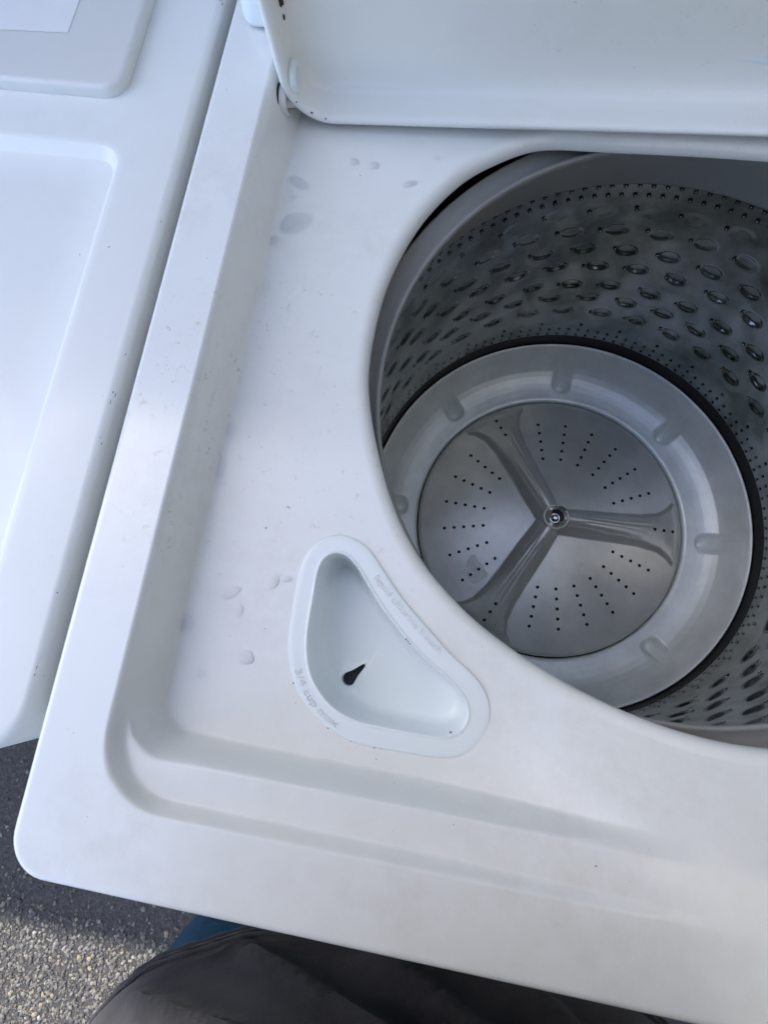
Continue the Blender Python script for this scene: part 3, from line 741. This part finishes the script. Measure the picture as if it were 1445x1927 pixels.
def pblob(name, c, r, mat, sq, seed, parent=per, flat=False):
    bm = bmesh.new(); bmesh.ops.create_icosphere(bm, subdivisions=3, radius=1)
    for v_ in bm.verts: v_.co = Vector((c[0] - PX + v_.co.x * r * sq[0], c[1] - PY + v_.co.y * r * sq[1], c[2] + v_.co.z * r * sq[2]))
    me = bpy.data.meshes.new(name); bm.to_mesh(me); bm.free(); me.materials.append(M[mat])
    me.polygons.foreach_set('use_smooth', np.ones(len(me.polygons), dtype=bool))
    o = bpy.data.objects.new(name, me); C.objects.link(o); o.parent = parent
pblob('nose', (.24, .215, 1.550), .016, 'skin', (.8, 1.1, 1.4), 1)
for s in (-1, 1):
    pblob('ear', (.24 + s * .078, 0.123, 1.57), .026, 'skin', (.35, .7, 1.1), 2); pblob('eye', (.24 + s * .031, 0.203, 1.580), .011, 'eye', (1.2, .7, .7), 3)
pblob('mouth', (.24, .197, 1.515), .022, 'rust', (1.1, .3, .25), 4)
pblob('hair', (.24, .107, 1.635), .095, 'hair', (.93, 1.0, .78), 5)

# ================================================================== water
def dome(name, c, rx, ry, h, rot, zbase, parent=None, n=28, wob=.15, seed=0):
    rg = np.random.default_rng(seed); a = np.linspace(0, 2 * math.pi, n, endpoint=False)
    k = 1 + wob * sum(rg.normal(0, .5) * np.cos(m_ * a + rg.uniform(0, 6.28)) for m_ in (2, 3, 4))
    ex, ey = rx * k * np.cos(a), ry * k * np.sin(a); ca, sa = math.cos(rot), math.sin(rot)
    x, y = ex * ca - ey * sa, ex * sa + ey * ca
    rings = [np.stack([x * s, y * s, np.full(n, h * math.sqrt(max(0, 1 - s ** 2.6)) + .0001)], 1) for s in (1, .97, .9, .78, .6, .35, .1)]
    return rings
drops = [(.0991, .4779, .0032, .0029, 0), (.1137, .4764, .0036, .0032, 0), (.1573, .4875, .0016, .0016, 0), (.062, .4560, .0085, .0040, -.4), (.066, .4235, .0115, .0085, .5), (.0540, .4085, .0042, .0030, .3), (.0545, .2655, .0038, .0045, 0), (.0530, .2395, .0032, .0075, .15),
         (.0545, .1392, .0052, .0048, 0), (.0775, .162, .0030, .0062, -.9), (.0848, .1518, .0026, .0038, 0), (.0698, .1117, .0030, .0026, 0), (.0946, .1256, .0050, .0044, 0), (.1023, .1727, .0028, .0050, -.2), (.1102, .1756, .0030, .0018, .3), (.1411, .4639, .0060, .0024, .4), (.0560, .3700, .0036, .0026, .3), (.0600, .4440, .0020, .0018, 0)]
for i, (x, y, rx, ry, ro_) in enumerate(drops):
    zd_ = float(deck_z(np.array(x), np.array(y)))
    v, f = loft(dome('d', None, rx, ry, min(rx, ry, .0032) * .24, ro_, 0, seed=i, wob=.07), False, True)
    o = mesh_obj('water_droplet', v, f, 'water'); o.location = (x, y, zd_ + H + .0001)
    tag(o, 'clear water droplet lying on the white washer top', 'water', 'water droplets on the washer top')
# fine spray on the wash plate and base ring
V, F = [], []; n0 = 0
for i in range(520):
    ringy = rng.random() < .45
    r = rng.uniform(.184, .222) if ringy else PR * math.sqrt(rng.uniform(.03, .97)); a = rng.uniform(0, 2 * math.pi)
    z = float(np.interp(r, pr[:, 0], pr[:, 1])) if ringy else float(plate_z(np.array(r), np.array(a)))
    e = .002
    if ringy: gr, ga = (float(np.interp(r + e, pr[:, 0], pr[:, 1])) - float(np.interp(r - e, pr[:, 0], pr[:, 1]))) / (2 * e), 0
    else:
        gr = (float(plate_z(np.array(r + e), np.array(a))) - float(plate_z(np.array(r - e), np.array(a)))) / (2 * e)
        ga = (float(plate_z(np.array(r), np.array(a + e / r))) - float(plate_z(np.array(r), np.array(a - e / r)))) / (2 * e)
    s = .0007 + .0026 * rng.random() ** 3
    rg_ = dome('d', None, s, s * rng.uniform(.7, 1), s * .42, rng.uniform(0, 3.1), 0, n=10, wob=.12, seed=1000 + i)
    v, f = loft([rg_[0], rg_[2], rg_[4], rg_[6]], False, True)
    z_ = v[:, 2] + gr * v[:, 0] + ga * v[:, 1]
    q = np.stack([AX + r * math.cos(a) + v[:, 0] * math.cos(a) - v[:, 1] * math.sin(a), AY + r * math.sin(a) + v[:, 0] * math.sin(a) + v[:, 1] * math.cos(a), z + H + z_ + .0002], 1)
    V.append(q); F.extend([tuple(k + n0 for k in fc) for fc in f]); n0 += len(q)
o = mesh_obj('water_spray', np.concatenate(V), F, 'water'); o['kind'] = 'stuff'
tag(o, 'fine water spray beading on the grey wash plate and base ring', 'water')
